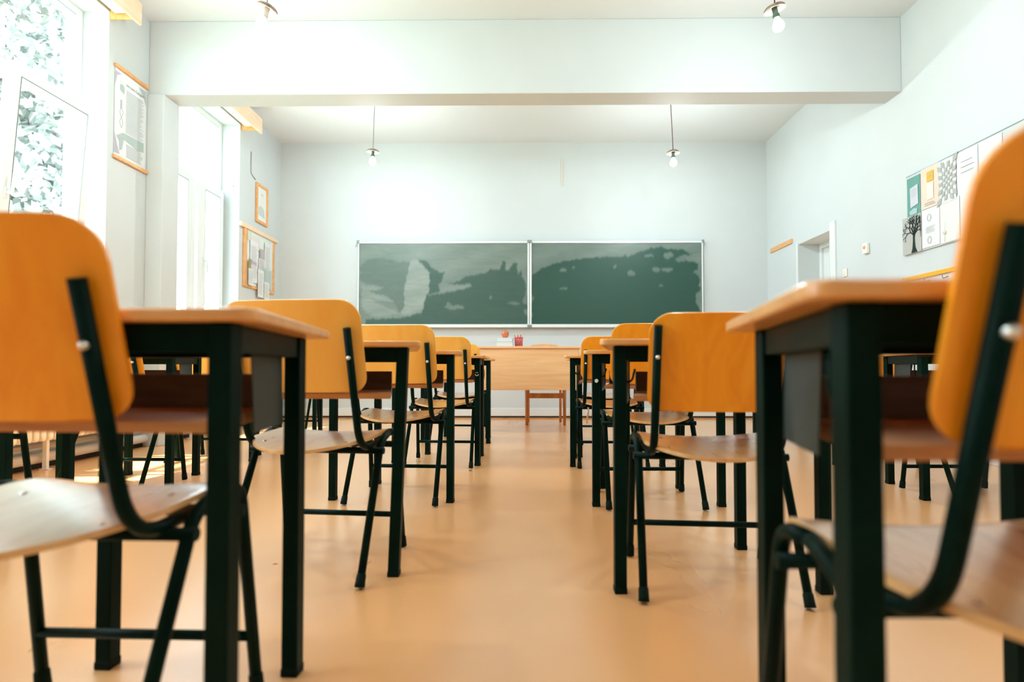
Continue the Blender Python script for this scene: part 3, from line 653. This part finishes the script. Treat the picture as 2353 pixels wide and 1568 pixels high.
# ------------------------------------------------------------------ radiators and pipe
def radiator(y0, n, label, feet):
    t = thing('radiator', label, 'radiator', (-3.16, y0, 0), group='white column radiators')
    for k in range(n):
        q = MB(); y = k * .056
        for xx in (-.045, .045): q.tube([(xx, y, .20), (xx, y, .22), (xx, y, .76), (xx, y, .78)], .02, 8, [.012, .021, .021, .012])
        q.tube([(-.045, y, .215), (.045, y, .215)], .018, 8).tube([(-.045, y, .765), (.045, y, .765)], .018, 8)
        q.build('section', 'whitemetal', t)
    MB().tube([(0, -.05, .25), (0, n * .056, .25)], .014, 8).build('lower_pipe', 'whitemetal', t)
    for f in feet: MB().box(-.015, .015, f - y0 - .012, f - y0 + .012, 0, .205).box(-.03, .03, f - y0 - .018, f - y0 + .018, 0, .008).build('foot', 'whitemetal', t, bevel=.002)
radiator(2.62, 36, 'white column radiator under the near window', [2.9, 3.88, 4.42])
radiator(5.50, 20, 'white column radiator under the far window', [5.6, 6.5])
tag(MB().tube([(-3.225, 1.0, .075), (-3.225, 5.0, .075), ], .034, 14).tube([(-3.235, 5.3, .075), (-3.235, 7.75, .075)], .03, 14).build('heating_pipe', 'whitemetal'), 'thick white heating pipe along the foot of the left wall', 'pipe')
tag(MB().tube([(-3.235, 1.0, .155), (-3.235, 5.0, .155)], .014, 10).build('thin_pipe', flat('grey_pipe', (.42, .36, .33))), 'thin grey pipe above the white heating pipe at the left wall', 'pipe')

# ------------------------------------------------------------------ right wall
bdp = on_right(3.75, 4.99, 1.635, 2.29, 'display_board', 'pale board on the right wall carrying pupils drawings', 'display board')
MB().box(-.62, .62, -.012, 0, -.33, .33).build('panel', flat('display_panel', (.56, .60, .60)), bdp, bevel=.001)
MB().box(-.62, .62, -.016, 0, .328, .334).build('edge_strip', 'clip', bdp)
def drawing(yc, zc, w_, h, label, c, name='pupil_drawing', lift=0):
    t = on_right(yc - w_ / 2, yc + w_ / 2, zc - h / 2, zc + h / 2, name, label, 'drawing', 'drawings on the display board', off=.016 + lift)
    sheet_paper(t, w_, h, flat('sheet_paint', tuple(q * .85 for q in c)), .0012); return t
t = drawing(4.895, 2.105, .165, .33, 'teal watercolour sheet with a pale rectangle, top row on the right wall', (.16, .38, .33))
poly([(-.035, -.09), (.06, -.075), (.058, .09), (-.04, .075)], -.006).build('pale_rectangle', flat('pale_lilac', (.56, .58, .64)), t)
lines(-.025, .045, -.01, .06, 6, .003, -.0066).build('pencil_lines', 'ink', t)
poly([(-.04, -.15), (.04, -.15), (.05, -.11), (.0, -.10), (-.05, -.12)], -.006).build('light_wash', flat('teal_wash', (.36, .55, .55)), t)
t = drawing(4.70, 2.125, .205, .33, 'peach sheet with a small orange square, top row on the right wall', (.86, .70, .58))
poly([(-.03, .045), (.045, .045), (.045, .125), (-.03, .125)], -.006).build('orange_square', flat('orange_print', (.86, .42, .06)), t)
poly([(-.03, -.10), (.045, -.10), (.045, .035), (-.03, .035)], -.006).build('pale_card', flat('pale_card', (.78, .72, .62)), t)
lines(-.06, .08, -.15, -.12, 2, .004, -.0066).build('pencil_lines', 'ink', t)
poly([(.008 + .012 * math.cos(k), .088 + .012 * math.sin(k)) for k in [i * .628 for i in range(10)]], -.0068).build('teal_dot', flat('teal_dot', (.3, .42, .36)), t)
t = drawing(4.505, 2.115, .18, .34, 'grey and white warped checkerboard drawing on the right wall', (.76, .79, .77), lift=.001)
q = MB()
for i in range(6):
    for j in range(10):
        if (i + j) % 2: continue
        def wp(a, b_):
            u, v = a / 6 - .5, b_ / 10 - .5; s_ = .55 + .9 * (u * u + v * v); return (u * .17 * s_ * 1.35, -.006, v * .33 * s_ * 1.12)
        q.add([wp(i, j), wp(i + 1, j), wp(i + 1, j + 1), wp(i, j + 1)], [(0, 1, 2, 3)])
q.build('grey_squares', flat('pencil_grey', (.40, .42, .41)), t)
t = drawing(4.305, 2.12, .20, .32, 'white sheet with faint pencil strokes, top row beside the near right chair', (.84, .88, .88))
lines(-.06, .07, -.02, .10, 3, .004, -.006).build('pencil_lines', 'ink', t)
t = drawing(4.09, 2.12, .20, .32, 'white sheet at the right end of the top row of drawings', (.84, .87, .87))
t = drawing(4.92, 1.79, .235, .315, 'black ink drawing of a bare tree on grey, lower left on the right wall', (.52, .53, .50), lift=.004)
poly([(-.005, -.155), (.07, -.155), (.045, -.11), (.038, -.05), (.042, .0), (.02, .0), (.018, -.06), (.01, -.12)], -.006).build('tree_trunk', flat('black_ink', (.015, .03, .025)), t)
q = MB(); random.seed(11)
def branch(x, z, a, l, r_, dpt):
    if dpt == 0: return
    x2, z2 = x + l * math.cos(a), z + l * math.sin(a)
    x2 = max(-.112, min(.112, x2)); z2 = min(.152, z2)
    if abs(x2 - x) + abs(z2 - z) > .004: q.tube([(x, -.006, z), ((x + x2) / 2 + random.uniform(-.004, .004), -.006, (z + z2) / 2), (x2, -.006, z2)], r_, 5)
    for da in (random.uniform(.3, .8), -random.uniform(.3, .8)): branch(x2, z2, a + da, l * .82, r_ * .72, dpt - 1)
for a in (1.1, 1.5, 2.0, 2.5, .7): branch(.03, -.01, a, .05, .0042, 5)
q.build('ink_branches', flat('black_ink_lines', (.015, .03, .025)), t)
t = drawing(4.70, 1.80, .205, .31, 'white sheet with two small rings, lower row beside the ink tree', (.84, .88, .88))
for z in (.08, -.10): MB().tube([(-.01 + .02 * math.cos(a), -.006, z + .028 * math.sin(a)) for a in [k * .4 for k in range(17)]], .0016, 5).build('ring', 'ink', t)
lines(-.05, .06, -.045, .01, 5, .0025, -.006).build('pencil_lines', 'ink', t)
t = drawing(4.49, 1.80, .205, .32, 'white sheet with a small medal on a thread, lower row on the right wall', (.82, .84, .82))
MB().tube([(-.05, -.006, -.15), (-.05, -.006, .0)], .001, 5).build('thread', pink, t)
MB().lathe([(0, .004), (.012, .003), (.015, 0)], 12, (-.05, -.006, -.08), Matrix.Rotation(R(90), 3, 'X')).build('medal', flat('medal', (.6, .55, .4), .3), t)
drawing(4.28, 1.80, .20, .32, 'blank white sheet, lower row hidden by the near right chair', (.82, .85, .84))
hr = on_right(3.4, 5.05, 1.36, 1.44, 'coat_rack', 'yellow and white coat rack on the right wall above the near desk', 'coat rack')
MB().box(-.82, .82, -.03, 0, .005, .04).build('top_rail', 'yellowwood', hr, bevel=.004)
MB().box(-.80, .80, -.012, 0, -.09, .004).build('back_board', 'white', hr, bevel=.002)
for k in range(8): MB().tube(fillet([(-.7 + k * .2, -.012, -.02), (-.7 + k * .2, -.05, -.04), (-.7 + k * .2, -.06, .0)], .012), .004, 8).build('hook', 'clip', hr)
sl = on_right(7.12, 7.73, 2.185, 2.245, 'wall_rail', 'plain orange wooden rail on the right wall beyond the door', 'slat')
MB().box(-.305, .305, -.016, 0, -.028, .028).build('board', 'orangewood', sl, bevel=.002)
q = MB()
for x in (-.2, .0, .2): q.lathe([(0, .002), (.004, .0015), (.005, 0)], 8, (x, -.016, .0), Matrix.Rotation(R(90), 3, 'X'))
q.build('screw', 'bolt', sl)
so = on_right(5.55, 5.62, 1.76, 1.86, 'thermostat', 'small cream thermostat on the right wall beside the door', 'thermostat')
MB().box(-.035, .035, -.03, 0, -.05, .05).build('housing', flat('cream_plastic', (.82, .8, .72), .4), so, bevel=.006)
MB().lathe([(0, .008), (.014, .007), (.018, 0)], 16, (.0, -.03, .01), Matrix.Rotation(R(90), 3, 'X')).build('dial', 'orangewood', so)
sw = on_right(5.93, 6.0, 1.60, 1.68, 'light_switch', 'small cream light switch next to the door frame', 'light switch')
MB().box(-.035, .035, -.012, 0, -.04, .04).build('plate', flat('cream_switch', (.82, .76, .66), .4), sw, bevel=.004)
MB().box(-.015, .015, -.018, -.012, -.022, .022).build('rocker', 'white', sw, bevel=.003)
tag(MB().box(.525, .548, YB - .008, YB - .0005, 3.12, 3.50).build('wall_strip', flat('faint_peach_wood', (.64, .60, .54))), 'faint peach wooden strip high on the wall above the blackboard', 'strip')
nbk = thing('notebook', 'white notebook lying on the desk by the right wall', 'notebook', (2.35, 3.14, .7625), 4)
MB().box(-.135, .135, -.1, .1, 0, .003).build('cover', WC, nbk); MB().box(-.13, .13, -.097, .097, .003, .012).build('pages', 'paper', nbk)

# crumbs on the floor
def crumb(x, y, s_, m_, label):
    q = MB(); q.add([(s_ * math.cos(a) * (1 + .3 * math.sin(3 * a)), s_ * .7 * math.sin(a), 0) for a in [k * .785 for k in range(8)]] + [(0, 0, s_ * .35)], [(i, (i + 1) % 8, 8) for i in range(8)] + [tuple(range(8))[::-1]])
    o = q.build('floor_crumb', m_, loc=(x, y, .0005)); tag(o, label, 'crumb', 'crumbs on the floor')
crumb(-.34, 3.87, .014, 'dark', 'small black crumb on the floor beside the fourth left desk')
crumb(-.85, 2.03, .010, 'chairwood', 'tiny brown leaf bit on the floor left of the second row')
crumb(-.72, 1.93, .006, 'chairwood', 'tiny brown speck on the floor under the second left desk')
